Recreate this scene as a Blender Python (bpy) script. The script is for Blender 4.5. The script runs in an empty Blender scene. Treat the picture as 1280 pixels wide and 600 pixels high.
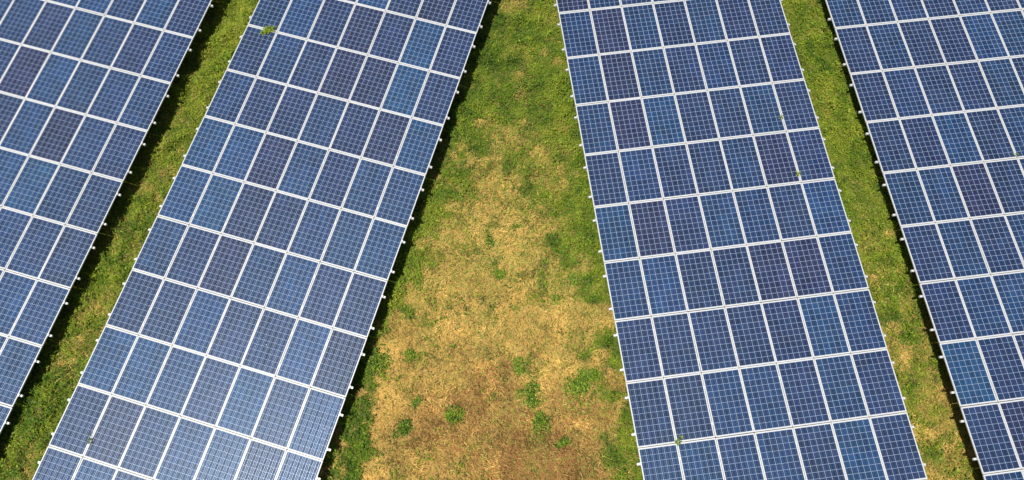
import bpy, math, random
import numpy as np
from mathutils import Matrix, Vector

R = math.radians
random.seed(7)
rng = np.random.default_rng(11)
SC = bpy.context.scene
COL = SC.collection

# ------------------------------------------------------------------ camera
cam_d = bpy.data.cameras.new("camera")
cam_d.sensor_width = 36.0
cam_d.lens = 27.105
cam_d.clip_start = 0.5
cam_d.clip_end = 3000.0
cam = bpy.data.objects.new("camera", cam_d)
COL.objects.link(cam)
cam.matrix_world = Matrix(((1.0, 0.0, 0.00307, 0.0),
                           (0.00105, 0.9395, -0.34255, 0.0),
                           (-0.00289, 0.34255, 0.93949, 21.134),
                           (0, 0, 0, 1)))
SC.camera = cam

# ------------------------------------------------------------------ light
SUN_DIR = Vector((-0.26, -0.22, 1.0)).normalized()       # towards the sun
elev = math.asin(SUN_DIR.z)
azim = math.atan2(SUN_DIR.x, SUN_DIR.y)                  # clockwise from +Y
world = bpy.data.worlds.new("World")
SC.world = world
world.use_nodes = True
wn = world.node_tree.nodes
wl = world.node_tree.links
sky = wn.new("ShaderNodeTexSky")
sky.sky_type = 'NISHITA'
sky.sun_disc = False
sky.sun_elevation = elev
sky.sun_rotation = azim
sky.air_density = 1.0
sky.dust_density = 1.2
wl.new(sky.outputs[0], wn["Background"].inputs[0])
wn["Background"].inputs[1].default_value = 0.06
sun_d = bpy.data.lights.new("sun", 'SUN')
sun_d.energy = 4.6
sun_d.angle = R(0.5)
sun_d.color = (1.0, 0.955, 0.88)
sun = bpy.data.objects.new("sun", sun_d)
COL.objects.link(sun)
sun.rotation_euler = (-SUN_DIR).to_track_quat('-Z', 'Y').to_euler()
sun.location = (-8, -2, 30)
SC.view_settings.view_transform = 'Standard'
SC.view_settings.look = 'None'
SC.view_settings.gamma = 1.0
SC.view_settings.use_curve_mapping = False
SC.view_settings.exposure = 0.0

# ------------------------------------------------------------------ node helpers
def new_mat(name):
    m = bpy.data.materials.new(name)
    m.use_nodes = True
    nt = m.node_tree
    return m, nt, nt.nodes["Principled BSDF"]


def nd(nt, kind, **kw):
    n = nt.nodes.new(kind)
    for k, v in kw.items():
        setattr(n, k, v)
    return n


def math_n(nt, op, a, b=None, clamp=False):
    n = nt.nodes.new("ShaderNodeMath")
    n.operation = op
    n.use_clamp = clamp
    for i, v in enumerate((a, b)):
        if v is None:
            continue
        if isinstance(v, (int, float)):
            n.inputs[i].default_value = v
        else:
            nt.links.new(v, n.inputs[i])
    return n.outputs[0]


def mix_n(nt, fac, a, b, blend='MIX'):
    n = nt.nodes.new("ShaderNodeMix")
    n.data_type = 'RGBA'
    n.blend_type = blend
    for i, v in ((0, fac), (6, a), (7, b)):
        if isinstance(v, (int, float)):
            n.inputs[i].default_value = v
        elif isinstance(v, tuple):
            n.inputs[i].default_value = (*v, 1.0)
        else:
            nt.links.new(v, n.inputs[i])
    return n.outputs[2]


def noise_n(nt, vec, scale, detail=3.0, rough=0.55):
    n = nt.nodes.new("ShaderNodeTexNoise")
    n.inputs["Scale"].default_value = scale
    n.inputs["Detail"].default_value = detail
    n.inputs["Roughness"].default_value = rough
    if vec is not None:
        nt.links.new(vec, n.inputs["Vector"])
    return n


def remap(nt, v, a, b, c, d):
    n = nt.nodes.new("ShaderNodeMapRange")
    n.inputs[1].default_value = a
    n.inputs[2].default_value = b
    n.inputs[3].default_value = c
    n.inputs[4].default_value = d
    nt.links.new(v, n.inputs[0])
    return n.outputs[0]


# ------------------------------------------------------------------ panel materials
CELL_X, CELL_Y = 0.1555, 0.1575


def make_cell_material():
    m, nt, p = new_mat("polycrystalline_cells")
    L = nt.links
    tc = nd(nt, "ShaderNodeTexCoord")
    oi = nd(nt, "ShaderNodeObjectInfo")
    sep = nd(nt, "ShaderNodeSeparateXYZ")
    L.new(tc.outputs["Object"], sep.inputs[0])
    x, y = sep.outputs[0], sep.outputs[1]
    u = math_n(nt, 'ADD', math_n(nt, 'DIVIDE', x, CELL_X), 3.0)
    v = math_n(nt, 'ADD', math_n(nt, 'DIVIDE', y, CELL_Y), 5.0)
    fu, fv = math_n(nt, 'FRACT', u), math_n(nt, 'FRACT', v)
    iu, iv = math_n(nt, 'FLOOR', u), math_n(nt, 'FLOOR', v)

    def line(f, half):                       # 1 inside a gap at the cell border
        d = math_n(nt, 'ABSOLUTE', math_n(nt, 'SUBTRACT', f, 0.5))
        return math_n(nt, 'GREATER_THAN', d, 0.5 - half)
    gap_u = line(fu, GAP_U / CELL_X / 2)
    gap_v = line(fv, GAP_V / CELL_Y / 2)
    out_u = math_n(nt, 'GREATER_THAN', math_n(nt, 'ABSOLUTE', math_n(nt, 'SUBTRACT', u, 3.0)), 3.0)
    out_v = math_n(nt, 'GREATER_THAN', math_n(nt, 'ABSOLUTE', math_n(nt, 'SUBTRACT', v, 5.0)), 5.0)
    outside = math_n(nt, 'MAXIMUM', out_u, out_v)
    gap = math_n(nt, 'MAXIMUM', gap_u, gap_v)
    white = math_n(nt, 'MAXIMUM', gap, outside)
    # two solder ribbons along every cell
    d1 = math_n(nt, 'ABSOLUTE', math_n(nt, 'SUBTRACT', fu, 0.26))
    d2 = math_n(nt, 'ABSOLUTE', math_n(nt, 'SUBTRACT', fu, 0.74))
    bus = math_n(nt, 'LESS_THAN', math_n(nt, 'MINIMUM', d1, d2), BUS / CELL_X / 2)
    # tone of each single cell
    comb = nd(nt, "ShaderNodeCombineXYZ")
    L.new(iu, comb.inputs[0])
    L.new(iv, comb.inputs[1])
    L.new(math_n(nt, 'MULTIPLY', oi.outputs["Random"], 917.0), comb.inputs[2])
    wnse = nd(nt, "ShaderNodeTexWhiteNoise", noise_dimensions='3D')
    L.new(comb.outputs[0], wnse.inputs["Vector"])
    # crystal grains and broad drift inside one panel
    off = nd(nt, "ShaderNodeVectorMath", operation='ADD')
    L.new(tc.outputs["Object"], off.inputs[0])
    comb2 = nd(nt, "ShaderNodeCombineXYZ")
    L.new(math_n(nt, 'MULTIPLY', oi.outputs["Random"], 311.0), comb2.inputs[0])
    L.new(math_n(nt, 'MULTIPLY', oi.outputs["Random"], 173.0), comb2.inputs[1])
    L.new(comb2.outputs[0], off.inputs[1])
    vor = nd(nt, "ShaderNodeTexVoronoi")
    vor.inputs["Scale"].default_value = 45.0
    L.new(off.outputs[0], vor.inputs["Vector"])
    vsep = nd(nt, "ShaderNodeSeparateColor")
    L.new(vor.outputs["Color"], vsep.inputs[0])
    stretch = nd(nt, "ShaderNodeMapping")
    stretch.inputs["Scale"].default_value = (3.2, 0.9, 1.0)
    L.new(off.outputs[0], stretch.inputs["Vector"])
    drift = noise_n(nt, stretch.outputs[0], 1.0, 2.0)
    k = math_n(nt, 'MULTIPLY', remap(nt, wnse.outputs["Value"], 0, 1, 0.82, 1.18),
               remap(nt, drift.outputs["Fac"], 0.25, 0.75, 0.70, 1.30))
    k = math_n(nt, 'MULTIPLY', k, remap(nt, vsep.outputs[0], 0, 1, 0.86, 1.14))
    vm = nd(nt, "ShaderNodeVectorMath", operation='SCALE')
    L.new(oi.outputs["Color"], vm.inputs[0])
    L.new(k, vm.inputs["Scale"])
    # hue of single cells leans to purple or to steel blue
    sepw = nd(nt, "ShaderNodeSeparateColor")
    L.new(wnse.outputs["Color"], sepw.inputs[0])
    lean = mix_n(nt, sepw.outputs[1], (1.12, 0.94, 0.98), (0.88, 1.06, 1.02))
    cell = mix_n(nt, 1.0, vm.outputs[0], lean, 'MULTIPLY')
    c1 = mix_n(nt, bus, cell, (0.50, 0.53, 0.60))
    c2 = mix_n(nt, gap, c1, (0.43, 0.55, 0.75))
    c3 = mix_n(nt, outside, c2, (0.62, 0.64, 0.66))
    # thin film of dust, stronger in places, and a few dried spots
    dust = noise_n(nt, off.outputs[0], 2.3, 4.0, 0.6)
    dfac = remap(nt, dust.outputs["Fac"], 0.35, 0.8, 0.0, 0.035)
    c4 = mix_n(nt, dfac, c3, (0.42, 0.40, 0.36))
    sp = nd(nt, "ShaderNodeTexVoronoi")
    sp.inputs["Scale"].default_value = 2.6
    L.new(off.outputs[0], sp.inputs["Vector"])
    ssep = nd(nt, "ShaderNodeSeparateColor")
    L.new(sp.outputs["Color"], ssep.inputs[0])
    spot = math_n(nt, 'MULTIPLY', math_n(nt, 'LESS_THAN', sp.outputs["Distance"], 0.032),
                  math_n(nt, 'GREATER_THAN', ssep.outputs[1], 0.93))
    c5 = mix_n(nt, spot, c4, (0.75, 0.75, 0.72))
    L.new(c5, p.inputs["Base Color"])
    metal = math_n(nt, 'MULTIPLY', bus, math_n(nt, 'SUBTRACT', 1.0, outside))
    L.new(math_n(nt, 'MULTIPLY', metal, 1.0), p.inputs["Metallic"])
    L.new(remap(nt, metal, 0, 1, 0.42, 0.36), p.inputs["Roughness"])
    p.inputs["Specular IOR Level"].default_value = 0.42
    p.inputs["Specular Tint"].default_value = (0.42, 0.68, 1.0, 1.0)
    p.inputs["Coat Weight"].default_value = 0.2
    p.inputs["Coat Roughness"].default_value = 0.31
    p.inputs["Coat IOR"].default_value = 1.4
    return m


GAP_U, GAP_V, BUS = 0.0066, 0.0056, 0.0032
M_CELL = make_cell_material()


def make_metal(name, col, rough, metallic, var=0.08):
    m, nt, p = new_mat(name)
    tc = nd(nt, "ShaderNodeTexCoord")
    n = noise_n(nt, tc.outputs["Object"], 9.0, 4.0)
    k = remap(nt, n.outputs["Fac"], 0.3, 0.7, 1.0 - var, 1.0 + var)
    c = mix_n(nt, 1.0, col, (1, 1, 1), 'MULTIPLY')
    vm = nd(nt, "ShaderNodeVectorMath", operation='SCALE')
    nt.links.new(c, vm.inputs[0])
    nt.links.new(k, vm.inputs["Scale"])
    nt.links.new(vm.outputs[0], p.inputs["Base Color"])
    p.inputs["Metallic"].default_value = metallic
    p.inputs["Roughness"].default_value = rough
    return m


M_FRAME = make_metal("anodised_frame", (0.72, 0.72, 0.70), 0.5, 0.25)
M_RAIL = make_metal("aluminium_rail", (0.74, 0.74, 0.72), 0.5, 0.3)
M_STEEL = make_metal("galvanised_steel", (0.42, 0.43, 0.44), 0.5, 0.6, 0.15)
M_CLAMP = make_metal("clamp_metal", (0.70, 0.69, 0.66), 0.45, 0.4)


# ------------------------------------------------------------------ mesh helpers
def mesh_from(name, verts, faces, mat, mats=None, fmat=None):
    me = bpy.data.meshes.new(name)
    me.from_pydata(verts, [], faces)
    for mm in (mats or [mat]):
        me.materials.append(mm)
    if fmat:
        me.polygons.foreach_set("material_index", fmat)
    me.update()
    return me


def box_vf(x0, x1, y0, y1, z0, z1, verts, faces):
    b = len(verts)
    verts += [(x0, y0, z0), (x1, y0, z0), (x1, y1, z0), (x0, y1, z0),
              (x0, y0, z1), (x1, y0, z1), (x1, y1, z1), (x0, y1, z1)]
    faces += [(b, b + 3, b + 2, b + 1), (b + 4, b + 5, b + 6, b + 7), (b, b + 1, b + 5, b + 4),
              (b + 1, b + 2, b + 6, b + 5), (b + 2, b + 3, b + 7, b + 6), (b + 3, b, b + 4, b + 7)]


def box_mesh(name, x0, x1, y0, y1, z0, z1, mat):
    v, f = [], []
    box_vf(x0, x1, y0, y1, z0, z1, v, f)
    return mesh_from(name, v, f, mat)


def link(name, data, parent=None, loc=None):
    o = bpy.data.objects.new(name, data)
    COL.objects.link(o)
    if parent is not None:
        o.parent = parent
    if loc is not None:
        o.location = loc
    return o


def tag(o, label, cat, group=None, kind=None):
    if label:
        o["label"] = label
    if cat:
        o["category"] = cat
    if group:
        o["group"] = group
    if kind:
        o["kind"] = kind


# ------------------------------------------------------------------ solar arrays
PW, PL_, TH, LIP = 0.988, 1.646, 0.040, 0.018
PITCH_X, PITCH_Y = 1.0, 1.66


def frame_mesh():
    hx, hy = PW / 2, PL_ / 2
    ix, iy = hx - LIP, hy - LIP
    ch = 0.003
    loops = []
    for (x, y, z) in ((hx, hy, -TH), (hx, hy, -ch), (hx - ch, hy - ch, 0.0), (ix, iy, 0.0), (ix, iy, -TH)):
        loops.append([(-x, -y, z), (x, -y, z), (x, y, z), (-x, y, z)])
    v = [p for l in loops for p in l]
    f = []
    n = len(loops)
    for i in range(n):
        j = (i + 1) % n
        for k in range(4):
            a, b = i * 4 + k, i * 4 + (k + 1) % 4
            c, d = j * 4 + (k + 1) % 4, j * 4 + k
            f.append((a, b, c, d))
    return mesh_from("panel_frame", v, f, M_FRAME)


ME_FRAME = frame_mesh()
ME_PANEL = box_mesh("solar_panel", -PW / 2 + 0.012, PW / 2 - 0.012, -PL_ / 2 + 0.012, PL_ / 2 - 0.012, -0.009, -0.003, M_CELL)

TONE = {'D': (0.0185, 0.0255, 0.073), 'n': (0.0155, 0.0315, 0.089), 'm': (0.0140, 0.0380, 0.105),
        'b': (0.0135, 0.0455, 0.124), 't': (0.0140, 0.0520, 0.131)}

# label, centre, across, along (towards the viewer), rows first..last, rail fractions, tones of the visible rows
ARRAYS = [
    ("blue panel array whose right edge throws the widest black shade on grass", (-15.0300, 9.4453, 0.6607),
     (0.96141, -0.27513, -0.00108), (-0.27511, -0.96126, -0.01729), (0.24, 0.80),
     {-1: "mmbbmbn", 0: "mmnbmnm", 1: "bmDbmmm", 2: "mnnbDmn", 3: "mmnbtmn", 4: "mnmmmmn", 5: "mmmmmbm", 6: "mmnmmmm", 7: "mmmmmnm"}, 1.0142),
    ("blue panel array with a leafy green weed growing through its top corner", (-6.6217, 8.0074, 0.7433),
     (0.95951, -0.28157, 0.00699), (-0.2814, -0.95941, -0.01875), (0.27, 0.82),
     {-2: "mnmbnDn", -1: "mbnDntn", 0: "nmnDDtn", 1: "mnnmnDb", 2: "bbDmnmm", 3: "btDnmmb", 4: "mnDmbnn", 5: "nnbnnbD",
      6: "bbmnbnm", 7: "nDnmmDm", 8: "mmnmmnm"}),
    ("blue panel array with two yellow-green sprouts near its right edge, right of the clearing", (5.6419, 9.6633, 0.8500),
     (0.99153, 0.12984, -0.00428), (0.12988, -0.99144, 0.01322), (0.23, 0.79),
     {-1: "Dmnmnmm", 0: "mDmnmnn", 1: "mDmnmnn", 2: "mDtnnmn", 3: "nmnnmDn", 4: "bDnmmnb", 5: "mbnnDDm", 6: "nnnnnbm",
      7: "nnmmnmn", 8: "mmmmnbn", 9: "mmnmnmn"}, 1.008),
    ("blue panel array with a thin black shade under its left edge", (14.3128, 9.0958, 0.7500),
     (0.9919, 0.1261, -0.01551), (0.12636, -0.99183, 0.01746), (0.21, 0.77),
     {-2: "mnmmnmm", -1: "mmmnmnm", 0: "nmnnbmn", 1: "nmnnmnm", 2: "nnbnmnm", 3: "mmDnmnm", 4: "nmnmnmm", 5: "nmmnmnm", 6: "tnnmnmm",
      7: "nDmnmnm", 8: "mnmnnmm"}, 1.0174),
]
ROW0, ROW1 = -4, 10
FRAMES = []                                             # ground-plane frame of each array, for the planting

ME_RAIL = box_mesh("mounting_rail", -3.5 - 0.082, 3.5 + 0.082, -0.027, 0.027, -0.060, 0.0, M_RAIL)
ymax = -(ROW0 - 3.5) * PITCH_Y
ymin = -(ROW1 + 1 - 3.5) * PITCH_Y
ME_BEAM = box_mesh("support_beam", -0.04, 0.04, ymin + 0.1, ymax - 0.1, -0.1, 0.0, M_STEEL)


def post_mesh(h):
    v, f = [], []
    n = 8
    for z in (-0.05, h):
        for k in range(n):
            a = 2 * math.pi * k / n
            v.append((0.05 * math.cos(a), 0.05 * math.sin(a), z))
    for k in range(n):
        f.append((k, (k + 1) % n, n + (k + 1) % n, n + k))
    f.append(tuple(range(n, 2 * n)))
    box_vf(-0.08, 0.08, -0.08, 0.08, h - 0.012, h - 0.002, v, f)
    return mesh_from("support_post", v, f, M_STEEL)


def build_array(label, cen, u, v, rails, tones, size=1.0):
    U = Vector(u).normalized()
    V = -Vector(v).normalized()
    N = U.cross(V).normalized()
    V = N.cross(U)
    h = cen[2] / size
    base = Vector(cen) - N * cen[2]
    root = bpy.data.objects.new("solar_array", None)
    root.empty_display_size = 0.5
    COL.objects.link(root)
    root.matrix_world = Matrix(((U.x, V.x, N.x, base.x), (U.y, V.y, N.y, base.y), (U.z, V.z, N.z, base.z), (0, 0, 0, 1)))
    root.scale = (size, size, size)
    tag(root, label, "solar array", "rows of solar panels on low racks")
    FRAMES.append((np.array([base.x, base.y]), np.array([U.x, U.y]) / math.hypot(U.x, U.y),
                   np.array([V.x, V.y]) / math.hypot(V.x, V.y)))
    cv, cf = [], []
    for r in range(ROW0, ROW1 + 1):
        yc = -(r + 0.5 - 3.5) * PITCH_Y
        row = tones.get(r) or "".join(random.choice("nnmmmbD") for _ in range(7))
        for c in range(7):
            p = link("solar_panel", ME_PANEL, root, ((c - 3.0) * PITCH_X + random.uniform(-.002, .002), yc + random.uniform(-.003, .003), h + random.uniform(-.003, .001)))
            p.rotation_euler = (random.gauss(0, 0.003), random.gauss(0, 0.003), random.gauss(0, 0.0011))
            t = np.array(TONE[row[c]]) * random.uniform(0.92, 1.08)
            p.color = (t[0] * random.uniform(.94, 1.06), t[1] * random.uniform(.94, 1.06), t[2], 1.0)
            link("panel_frame", ME_FRAME, p)
        for fr in rails:
            yr = -(r + fr - 3.5) * PITCH_Y
            link("mounting_rail", ME_RAIL, root, (0, yr, h - TH - 0.001))
            for c in range(8):
                x = (c - 3.5) * PITCH_X
                hw = 0.022
                x0, x1 = x - hw, x + hw
                if c == 0:
                    x0 = x - 0.02
                if c == 7:
                    x1 = x + 0.02
                box_vf(x0, x1, yr - 0.035, yr + 0.035, h - 0.0005, h + 0.006, cv, cf)
    o = link("panel_clamp", mesh_from("panel_clamp", cv, cf, M_CLAMP), root)
    o["kind"] = "stuff"
    zb = h - TH - 0.062
    mp = post_mesh(zb - 0.1)
    for x in (-2.3, 2.3):
        link("support_beam", ME_BEAM, root, (x, 0, zb))
        for r in range(ROW0, ROW1 + 1, 2):
            link("support_post", mp, root, (x, -(r + 0.5 - 3.5) * PITCH_Y, 0))
    return root


ROOTS = [build_array(*a) for a in ARRAYS]

# ------------------------------------------------------------------ noise and ground maps
PERM = rng.random((256, 256))


def vnoise(x, y, s, ox=0.0):
    x = np.asarray(x) / s + 37.3 + ox
    y = np.asarray(y) / s + 91.7 - ox * 0.7
    xi, yi = np.floor(x).astype(int), np.floor(y).astype(int)
    fx, fy = x - xi, y - yi
    fx, fy = fx * fx * (3 - 2 * fx), fy * fy * (3 - 2 * fy)
    a = PERM[xi % 256, yi % 256]
    b = PERM[(xi + 1) % 256, yi % 256]
    c = PERM[xi % 256, (yi + 1) % 256]
    d = PERM[(xi + 1) % 256, (yi + 1) % 256]
    return (a * (1 - fx) + b * fx) * (1 - fy) + (c * (1 - fx) + d * fx) * fy


def fbm(x, y, s, ox=0.0, n=4):
    t, amp, tot = 0, 1.0, 0
    for i in range(n):
        t = t + amp * vnoise(x, y, s / 2 ** i, ox + 17.1 * i)
        tot += amp
        amp *= 0.55
    return t / tot


def sstep(a, b, x):
    t = np.clip((x - a) / (b - a), 0, 1)
    return t * t * (3 - 2 * t)


def edge(i, side, x, y):
    """distance outwards from the left (-1) or right (+1) long edge of array i"""
    b, u, v = FRAMES[i]
    return ((x - b[0]) * u[0] + (y - b[1]) * u[1]) * side - 3.5


BARE = [(-0.33, 13.96, 0.15, 0.8), (1.38, 13.76, 0.15, 0.8), (0.18, 13.31, 0.2, 0.5), (0.18, 12.97, 0.18, 0.4), (-0.08, 15.99, 0.58, 0.5), (1.23, 15.49, 0.42, 0.3), (-1.06, 11.57, 0.25, 0.9), (-0.91, 11.38, 0.17, 0.8), (-0.2, 11.32, 0.22, 0.9), (-0.07, 10.94, 0.42, 0.8), (0.44, 10.83, 0.2, 0.8), (-0.75, 10.29, 0.24, 0.9), (-0.5, 9.81, 0.34, 1), (-1.2, 10.88, 0.15, 0.7), (0.97, 10.53, 0.22, 0.8), (0.3, 11.6, 0.2, 0.7), (1.38, 9.97, 0.29, 0.7), (0.89, 9.7, 0.34, 0.5), (0.96, 11.32, 0.17, 0.5), (-1.03, 9.36, 0.48, 0.6), (-1.99, 9.49, 0.24, 0.4), (-0.57, 12.28, 0.12, 0.4), (0.05, 12.5, 0.2, 0.4), (-2.7, 7.58, 0.23, 1), (-1.57, 6.99, 0.23, 1), (-12.13, 4.8, 0.2, 0.8), (-12.5, 4.06, 0.18, 0.7), (-11.58, 5.42, 0.18, 0.4), (-10.49, 13.38, 0.15, 0.3), (-11.76, 7.71, 0.23, 0.3), (-11.4, 6.97, 0.16, 0.3), (9.73, 11.93, 0.2, 0.45), (10.93, 7.95, 0.16, 0.7), (10.63, 5.09, 0.22, 0.8), (10.76, 4.3, 0.22, 0.9), (11.18, 4.18, 0.2, 0.6), (10.6, 4.63, 0.2, 0.6), (10.62, 2.25, 0.26, 0.8), (11.13, 2.14, 0.34, 0.8), (11.39, 1.83, 0.3, 0.7), (10.86, 1.22, 0.34, 0.7), (10.95, 2.88, 0.22, 0.6), (10.67, 3.74, 0.17, 0.5), (11.44, 3.2, 0.17, 0.4), (10.21, 5.66, 0.18, 0.5), (10.71, 6.37, 0.16, 0.5), (10.15, 7.46, 0.14, 0.4)]


def dryness(x, y):
    x, y = np.asarray(x, float), np.asarray(y, float)
    n1, n2, n3 = fbm(x, y, 1.6), fbm(x, y, 0.55, 5.0), fbm(x, y, 0.22, 9.0, 3)
    d2, d3 = edge(1, 1, x, y), edge(2, -1, x, y)
    centre = (d2 > -0.6) & (d3 > -0.6)
    b = np.interp(y, [0, 2, 3.5, 5, 6, 7, 8, 9, 10, 11, 12, 13, 16, 18], [.97, .98, .97, .94, .86, .75, .70, .66, .54, .38, .14, .04, .08, .12])
    wob = (n2 - .5) * 1.5 + (n1 - .5) * 1.2
    el = sstep(-0.15, 1.0, d2 + (wob + (n3 - .5) * 1.3) * np.interp(y, [3, 6], [1.3, .9]) - np.interp(y, [1, 2.5, 4, 6, 9], [-.1, -.3, -.45, -.1, .4]))
    er = sstep(-.15, 1.15, d3 + wob * 1.2 - np.interp(y, [0, 2.5, 4, 7, 9], [.35, .15, -.1, .0, .25]))
    dc = b * el * er
    d_right = edge(2, 1, x, y)
    strip_r = (d_right > -0.6) & (d_right < 3)
    dr = np.interp(y, [0, 3, 5, 8, 11], [.44, .38, .26, .10, .03])
    dl = np.interp(y, [0, 4, 8, 12], [.10, .14, .12, .06])
    d = np.where(centre, dc, np.where(strip_r, dr, dl))
    d = d + ((n1 - .5) * .75 + (n2 - .5) * 1.05 + (n3 - .5) * 1.25) * np.where(centre, .8, .7)
    d = np.clip(d, 0, 1)
    for bx, by, br, bv in BARE:
        q = np.hypot(x - bx, y - by) / (br * (0.75 + 0.9 * (n3 - .5) * 2 + .25))
        d = np.maximum(d, bv * np.clip(1.35 - q, 0, 1))
    return np.clip(d, 0, 1)


def brownness(x, y):
    q = np.hypot((x - 0.15) / 2.6, (y - 1.7) / 1.9)
    n = fbm(x, y, 0.9, 3.0)
    return np.clip(1.38 - q + (n - .5) * 1.6, 0, 1)


# ------------------------------------------------------------------ ground sheet
def ground():
    fx = np.arange(-19.0, 19.01, 0.11)
    fy = np.arange(-1.0, 18.51, 0.11)
    far = np.array([2., 6., 15., 40., 100., 260., 700.])
    xs = np.concatenate([-19 - far[::-1], fx, 19 + far])
    ys = np.concatenate([-1 - far[::-1], fy, 18.5 + far])
    X, Y = np.meshgrid(xs, ys)
    x, y = X.ravel(), Y.ravel()
    inner = (np.abs(x) < 19.01) & (y > -1.01) & (y < 18.51)
    z = np.where(inner, (fbm(x, y, 0.8, 2.0) - .5) * .10 + (fbm(x, y, .3, 6.0) - .5) * .05, 0.0) - 0.03
    nx, ny = len(xs), len(ys)
    me = bpy.data.meshes.new("ground")
    idx = np.arange(nx * ny).reshape(ny, nx)
    q = np.stack([idx[:-1, :-1], idx[:-1, 1:], idx[1:, 1:], idx[1:, :-1]], -1).reshape(-1, 4)
    me.vertices.add(nx * ny)
    me.vertices.foreach_set("co", np.stack([x, y, z], 1).ravel())
    me.loops.add(q.size)
    me.loops.foreach_set("vertex_index", q.ravel().astype(np.int32))
    me.polygons.add(len(q))
    me.polygons.foreach_set("loop_start", np.arange(0, q.size, 4, dtype=np.int32))
    me.polygons.foreach_set("use_smooth", np.ones(len(q), bool))
    me.update(calc_edges=True)
    a = me.attributes.new("dry", 'FLOAT', 'POINT')
    a.data.foreach_set("value", dryness(x, y).astype(np.float32))
    a = me.attributes.new("soil", 'FLOAT', 'POINT')
    a.data.foreach_set("value", brownness(x, y).astype(np.float32))
    m, nt, p = new_mat("field_ground")
    L = nt.links
    geo = nd(nt, "ShaderNodeNewGeometry")
    ad = nd(nt, "ShaderNodeAttribute", attribute_name="dry")
    as_ = nd(nt, "ShaderNodeAttribute", attribute_name="soil")
    n1 = noise_n(nt, geo.outputs["Position"], 28.0, 5.0, 0.65)
    n2 = noise_n(nt, geo.outputs["Position"], 5.0, 4.0, 0.6)
    st = nd(nt, "ShaderNodeMapping")
    st.inputs["Scale"].default_value = (60, 14, 1)
    st.inputs["Rotation"].default_value = (0, 0, 0.6)
    L.new(geo.outputs["Position"], st.inputs["Vector"])
    n3 = noise_n(nt, st.outputs[0], 1.0, 3.0, 0.6)
    green = mix_n(nt, remap(nt, n1.outputs["Fac"], .35, .65, 0, 1), (0.070, 0.100, 0.014), (0.200, 0.220, 0.038))
    straw = mix_n(nt, remap(nt, n1.outputs["Fac"], .3, .7, 0, 1), (0.33, 0.20, 0.048), (0.64, 0.42, 0.115))
    straw = mix_n(nt, remap(nt, n2.outputs["Fac"], .55, .75, 0, .6), straw, (0.62, 0.45, 0.20))
    straw = mix_n(nt, remap(nt, n3.outputs["Fac"], .5, .75, 0, .5), straw, (0.72, 0.52, 0.19))
    soil = mix_n(nt, remap(nt, n1.outputs["Fac"], .35, .65, 0, 1), (0.13, 0.062, 0.022), (0.33, 0.18, 0.068))
    dryc = mix_n(nt, math_n(nt, 'MULTIPLY', as_.outputs["Fac"], .75), straw, soil)
    dm = remap(nt, math_n(nt, 'ADD', ad.outputs["Fac"], math_n(nt, 'MULTIPLY', math_n(nt, 'SUBTRACT', n1.outputs["Fac"], .5), 1.6)), .15, .75, 0, 1)
    L.new(mix_n(nt, dm, green, dryc), p.inputs["Base Color"])
    p.inputs["Roughness"].default_value = 0.95
    p.inputs["Specular IOR Level"].default_value = 0.1
    bp = nd(nt, "ShaderNodeBump")
    bp.inputs["Strength"].default_value = 0.8
    bp.inputs["Distance"].default_value = 0.03
    L.new(n1.outputs["Fac"], bp.inputs["Height"])
    L.new(bp.outputs[0], p.inputs["Normal"])
    me.materials.append(m)
    o = link("ground", me)
    tag(o, "flat field ground, green at the edges and dry yellow in the clearing", "ground", None, "structure")
    return o


ground()


# ------------------------------------------------------------------ leaves
def leaf_material(name, rough=0.6, trans=0.25):
    m, nt, p = new_mat(name)
    at = nd(nt, "ShaderNodeAttribute", attribute_name="tint")
    nt.links.new(at.outputs["Color"], p.inputs["Base Color"])
    p.inputs["Roughness"].default_value = rough
    p.inputs["Specular IOR Level"].default_value = 0.25
    if trans:
        tr = nd(nt, "ShaderNodeBsdfTranslucent")
        nt.links.new(at.outputs["Color"], tr.inputs[0])
        mx = nd(nt, "ShaderNodeMixShader")
        mx.inputs[0].default_value = trans
        nt.links.new(p.outputs[0], mx.inputs[1])
        nt.links.new(tr.outputs[0], mx.inputs[2])
        nt.links.new(mx.outputs[0], nt.nodes["Material Output"].inputs[0])
    return m


M_LEAF = leaf_material("green_leaf", 0.55, 0.25)
M_STRAW = leaf_material("dry_straw", 0.8, 0.1)


def kites(name, pos, az, tilt, length, width, col, mat, mid=0.5, roll=None):
    """one kite-shaped leaf per row, all in one mesh with a tint per leaf"""
    n = len(pos)
    d = np.stack([np.cos(az) * np.cos(tilt), np.sin(az) * np.cos(tilt), np.sin(tilt)], 1)
    s = np.stack([-np.sin(az), np.cos(az), np.zeros(n)], 1)
    if roll is not None:
        nrm = np.cross(d, s)
        s = s * np.cos(roll)[:, None] + nrm * np.sin(roll)[:, None]
    L, Wd = length[:, None], width[:, None] / 2
    droop = np.zeros((n, 3))
    droop[:, 2] = -length * 0.18
    v = np.stack([pos, pos + d * L * mid - s * Wd, pos + d * L + droop, pos + d * L * mid + s * Wd], 1)
    me = bpy.data.meshes.new(name)
    me.vertices.add(4 * n)
    me.vertices.foreach_set("co", v.reshape(-1).astype(np.float32))
    me.loops.add(4 * n)
    me.loops.foreach_set("vertex_index", np.arange(4 * n, dtype=np.int32))
    me.polygons.add(n)
    me.polygons.foreach_set("loop_start", np.arange(0, 4 * n, 4, dtype=np.int32))
    me.update(calc_edges=True)
    a = me.attributes.new("tint", 'FLOAT_COLOR', 'POINT')
    c = np.ones((n, 4, 4), np.float32)
    c[:, :, :3] = col[:, None, :]
    a.data.foreach_set("color", c.reshape(-1))
    me.materials.append(mat)
    return me


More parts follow.
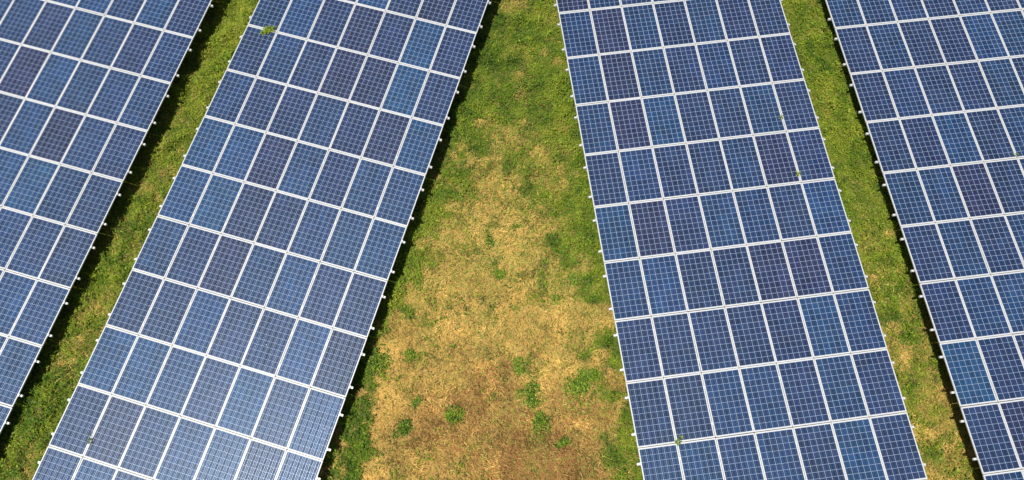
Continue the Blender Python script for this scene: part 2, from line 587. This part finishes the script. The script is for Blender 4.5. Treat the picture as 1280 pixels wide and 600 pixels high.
def open_points(n, into=0.9):
    """random spots on the ground that is not deep under an array"""
    x = rng.uniform(-18.5, 18.5, n)
    y = rng.uniform(-0.5, 17.5, n)
    keep = np.ones(n, bool)
    for i in range(4):
        b, u, v = FRAMES[i]
        lx = (x - b[0]) * u[0] + (y - b[1]) * u[1]
        keep &= np.abs(lx) > 3.5 - into
    keep &= (x > -18) | (y > 12)
    keep &= np.abs(x) < 14.5
    return x[keep], y[keep]


def ground_z(x, y):
    return (fbm(x, y, 0.8, 2.0) - .5) * .10 + (fbm(x, y, .3, 6.0) - .5) * .05 - 0.03


GREENS = np.array([[0.042, 0.098, 0.008], [0.118, 0.230, 0.017], [0.250, 0.350, 0.024], [0.370, 0.420, 0.042]])


def green_tint(t):
    t = np.clip(t, 0, 1) * 3
    i = np.minimum(t.astype(int), 2)
    f = (t - i)[:, None]
    return GREENS[i] * (1 - f) + GREENS[i + 1] * f


def make_grass():
    x, y = open_points(1_350_000)
    d = dryness(x, y)
    lush = fbm(x, y, 0.45, 21.0)                          # where the clumps stand taller
    patch = fbm(x, y, 2.2, 33.0)
    den = np.maximum(np.clip(1.04 - d * 1.08, 0.0, 1) ** 1.3, np.interp(y, [1, 4, 6, 9], [.05, .07, .16, .22])) * np.clip(.35 + 1.3 * (lush - .2), .15, 1)
    sprig = fbm(x, y, .3, 44.0, 3) - .5 + (fbm(x, y, 1.3, 47.0) - .5) * .6
    den = np.maximum(den, np.clip((sprig - .10) * 4, 0, .55) * np.interp(y, [0, 3, 5, 6.5, 9], [.5, .55, .7, 1.3, 1.4]))
    k = rng.random(len(x)) < den
    x, y, d, lush, patch = x[k], y[k], d[k], lush[k], patch[k]
    n = len(x)
    fine = fbm(x, y, .24, 131.0, 3)
    hgt = np.clip((lush - .36) * .50 + (fine - .42) * .42, 0.01, .30) * np.clip(1.25 - d, .15, 1)
    z = ground_z(x, y) + .01 + hgt * rng.random(n) ** .7
    ln = rng.uniform(.045, .100, n) * (.8 + lush * .6)
    wd = ln * rng.uniform(.22, .55, n)
    blade = rng.random(n) < .58
    ln[blade] = rng.uniform(.09, .21, blade.sum())
    wd[blade] = rng.uniform(.008, .016, blade.sum())
    yellow = np.where(x < -8, np.interp(y, [2, 5, 9, 14], [.02, .08, .24, .34]), np.where(x > 8, .20, np.interp(y, [2, 4, 8, 13], [.0, .05, .08, .0])))
    mott = fbm(x, y, .28, 61.0, 3)
    t = .44 + (patch - .5) * .7 + (mott - .5) * 1.2 + rng.normal(0, .19, n) + yellow + (lush - .5) * .2
    col = green_tint(t)
    dry_leaf = rng.random(n) < (.06 + d * .45)
    col[dry_leaf] = np.array([.26, .19, .06]) * rng.uniform(.7, 1.3, (dry_leaf.sum(), 1))
    col *= rng.uniform(.8, 1.2, (n, 1))
    me = kites("grass", np.stack([x, y, z], 1), rng.uniform(0, 2 * np.pi, n), rng.uniform(-.1, .95, n), ln, wd, col, M_LEAF,
               rng.uniform(.4, .6), rng.uniform(-.5, .5, n))
    o = link("grass", me)
    tag(o, "low green grass and weeds growing between the panel arrays", "grass", None, "stuff")


def make_straw():
    x, y = open_points(520_000, .3)
    d = dryness(x, y)
    s = brownness(x, y)
    den = np.clip(d * 1.2 - .12, 0, 1)
    k = rng.random(len(x)) < den
    x, y, d, s = x[k], y[k], d[k], s[k]
    n = len(x)
    tuft = fbm(x, y, .35, 51.0)
    z = ground_z(x, y) + .006 + np.clip((tuft - .38) * .6, 0, .16) * rng.random(n)
    ln = rng.uniform(.06, .22, n)
    wd = rng.uniform(.005, .016, n)
    a = np.array([.83, .56, .160])
    b = np.array([.46, .285, .075])
    c = np.array([.31, .145, .048])
    r = rng.random((n, 1))
    col = a * r + b * (1 - r)
    sb = (rng.random(n) < s * .92)
    col[sb] = c * rng.uniform(.65, 1.35, (sb.sum(), 1))
    pm = fbm(x, y, .5, 81.0, 4)
    col *= np.clip(1 + (pm - .5) * 2.6, .45, 1.5)[:, None]
    ol = rng.random(n) < np.clip(np.interp(y, [2, 3.5, 5, 6.5, 7.5, 11], [.12, .2, .32, .55, .70, .70]) + (fbm(x, y, .7, 93.0) - .5) * 1.3, .03, .8)
    col[ol] = np.array([.38, .39, .080]) * rng.uniform(.7, 1.3, (ol.sum(), 1))
    flow = fbm(x, y, 1.1, 71.0) * 9
    me = kites("dry_grass", np.stack([x, y, z], 1), flow + rng.normal(0, .9, n), rng.uniform(-.05, .75, n), ln, wd, col, M_STRAW, .45)
    o = link("dry_grass", me)
    tag(o, "dry straw-coloured grass lying over the clearing between the arrays", "dry grass", None, "stuff")


make_grass()
make_straw()


# ------------------------------------------------------------------ single weeds
def stem_mesh(h, r=0.006):
    v, f = [], []
    n = 5
    for z, rr, dx in ((0, r * 1.3, 0), (h * .5, r, .01), (h, r * .6, .0)):
        for k in range(n):
            a = 2 * math.pi * k / n
            v.append((rr * math.cos(a) + dx, rr * math.sin(a), z))
    for l in range(2):
        for k in range(n):
            f.append((l * n + k, l * n + (k + 1) % n, (l + 1) * n + (k + 1) % n, (l + 1) * n + k))
    return mesh_from("stem", v, f, M_STEM)


M_STEM = make_metal("weed_stem", (0.10, 0.12, 0.035), 0.7, 0.0)


def weed(name, label, cat, group, loc, rad, hgt, nleaf, bright, z0=0.0, flat=1.0):
    root = bpy.data.objects.new(name, None)
    root.empty_display_size = .1
    COL.objects.link(root)
    root.location = loc
    tag(root, label, cat, group)
    nsub = max(4, int(nleaf / 22))
    ea, es = rng.uniform(0, np.pi), rng.uniform(.45, .85)             # clumps are longer one way
    a, b = rng.normal(0, .5, nsub) * rad * 1.2, rng.normal(0, .5, nsub) * rad * 1.2 * es
    sub = np.stack([a * math.cos(ea) - b * math.sin(ea), a * math.sin(ea) + b * math.cos(ea)], 1)
    wgt = rng.random(nsub) ** 1.5 + .08
    which = rng.choice(nsub, nleaf, p=wgt / wgt.sum())
    az = rng.uniform(0, 2 * np.pi, nleaf)
    q = rng.random(nleaf) ** .7 * rad * .38
    px = sub[which, 0] + q * np.cos(az)
    py = sub[which, 1] + q * np.sin(az)
    pz = z0 + hgt * rng.uniform(.15, 1, nleaf) * np.clip(1 - .5 * np.hypot(px, py) / rad, .15, 1) * (.5 + .7 * rng.random(nsub)[which])
    ln = rng.uniform(.045, .095, nleaf) * min(1.0, .5 + rad * 2.2)
    col = green_tint(bright + rng.normal(0, .24, nleaf)) * rng.uniform(.6, 1.25, (nleaf, 1))
    me = kites("leaves", np.stack([px, py, pz], 1), az + rng.normal(0, .9, nleaf), rng.uniform(-.15, .8, nleaf) * flat, ln,
               ln * rng.uniform(.35, .6, nleaf), col, M_LEAF, .5, rng.uniform(-.4, .4, nleaf))
    link("leaves", me, root)
    link("stem", stem_mesh(z0 + hgt * .55), root, (0, 0, 0))
    return root


CLUMPS = [
    (0.41, 3.24, 0.26, .40, "dark leafy clump, tallest in the lower middle of the dry clearing"),
    (1.70, 3.45, 0.33, .45, "broad green clump in dry grass toward the right-hand array, lower half"),
    (2.08, 3.74, 0.24, .45, "green clump just above the broad one beside the right-hand array"),
    (-1.64, 2.68, 0.22, .40, "round dark green clump alone on straw in the lower left clearing"),
    (0.67, 2.47, 0.23, .38, "clump on the brown patch just below the tall leafy clump"),
    (0.20, 4.00, 0.20, .40, "green clump in straw just above the tall leafy clump"),
    (-2.89, 4.31, 0.18, .45, "small bright green clump on straw near the left array's shade"),
    (1.17, 5.95, 0.19, .45, "bright green clump in dry grass right of the clearing's middle"),
    (-0.02, 5.64, 0.14, .35, "small upright clump on straw at the middle of the clearing"),
    (-2.67, 3.02, 0.14, .35, "small grey-green clump above the sprawling one, lower left of the clearing"),
    (-2.96, 2.32, 0.21, .25, "sprawling dull green clump at the clearing's lower left"),
    (1.32, 1.99, 0.15, .30, "pale small clump on brown soil near the lower right green edge"),
    (0.86, 7.04, 0.17, .38, "green clump beside an orange-yellow patch, right of the clearing's centre"),
    (-0.48, 6.70, 0.22, .42, "wide low green clump on olive grass in the clearing's centre"),
    (0.09, 8.13, 0.14, .35, "small dark clump on olive grass in the upper clearing"),
    (1.65, 6.49, 0.20, .42, "green clump on olive grass where the clearing meets its green right border"),
    (-0.75, 7.78, 0.19, .30, "dull green clump left of centre on olive grass, upper clearing"),
    (0.64, 8.89, 0.18, .32, "dark green clump topmost on the olive dry grass"),
    (-3.79, 4.02, 0.28, .40, "large green clump half in the left array's shade beside straw"),
]
for cx, cy, cr, br, lab in CLUMPS:
    br -= .06
    gz = float(ground_z(np.array([cx]), np.array([cy]))[0])
    weed("weed_clump", lab, "weed", "weed clumps in the dry clearing", (cx, cy, gz), cr, cr * (1.15 if cy < 5.5 else .7), int((3200 * cr ** 1.3 + 60) * (1 if cy < 5.5 else .55)), br + .12)


def array_point(i, c, r, dz=0.0):
    a = ROOTS[i].matrix_world
    return a @ Vector((c - 3.5, -(r - 3.5) * PITCH_Y, dz))


for i, c, r, rad, n, br, lab in (
        (1, 0.78, 0.0, .19, 170, .70, "bright leafy weed growing through the panel joint near the top"),
        (2, 6.0, 2.70, .07, 26, .80, "thin yellow-green weed sprouting between panels, upper of two by the strip"),
        (2, 6.0, 3.83, .085, 34, .85, "yellow-green weed sprouting between panels, lower of two by the strip"),
        (2, 1.02, 8.0, .11, 50, .55, "small dull weed at a panel corner low in the array"),
        (3, 4.0, 2.93, .06, 22, .55, "tiny weed between panels at the photo's right edge"),
        (1, 0.995, 7.74, .10, 34, .15, "tiny dark bluish-green weed between panels near the lower left corner")):
    h = ARRAYS[i][1][2]
    weed("panel_weed", lab, "weed", "weeds growing up through the panel joints", array_point(i, c, r), rad, .10, n, br, h + .005, .7)
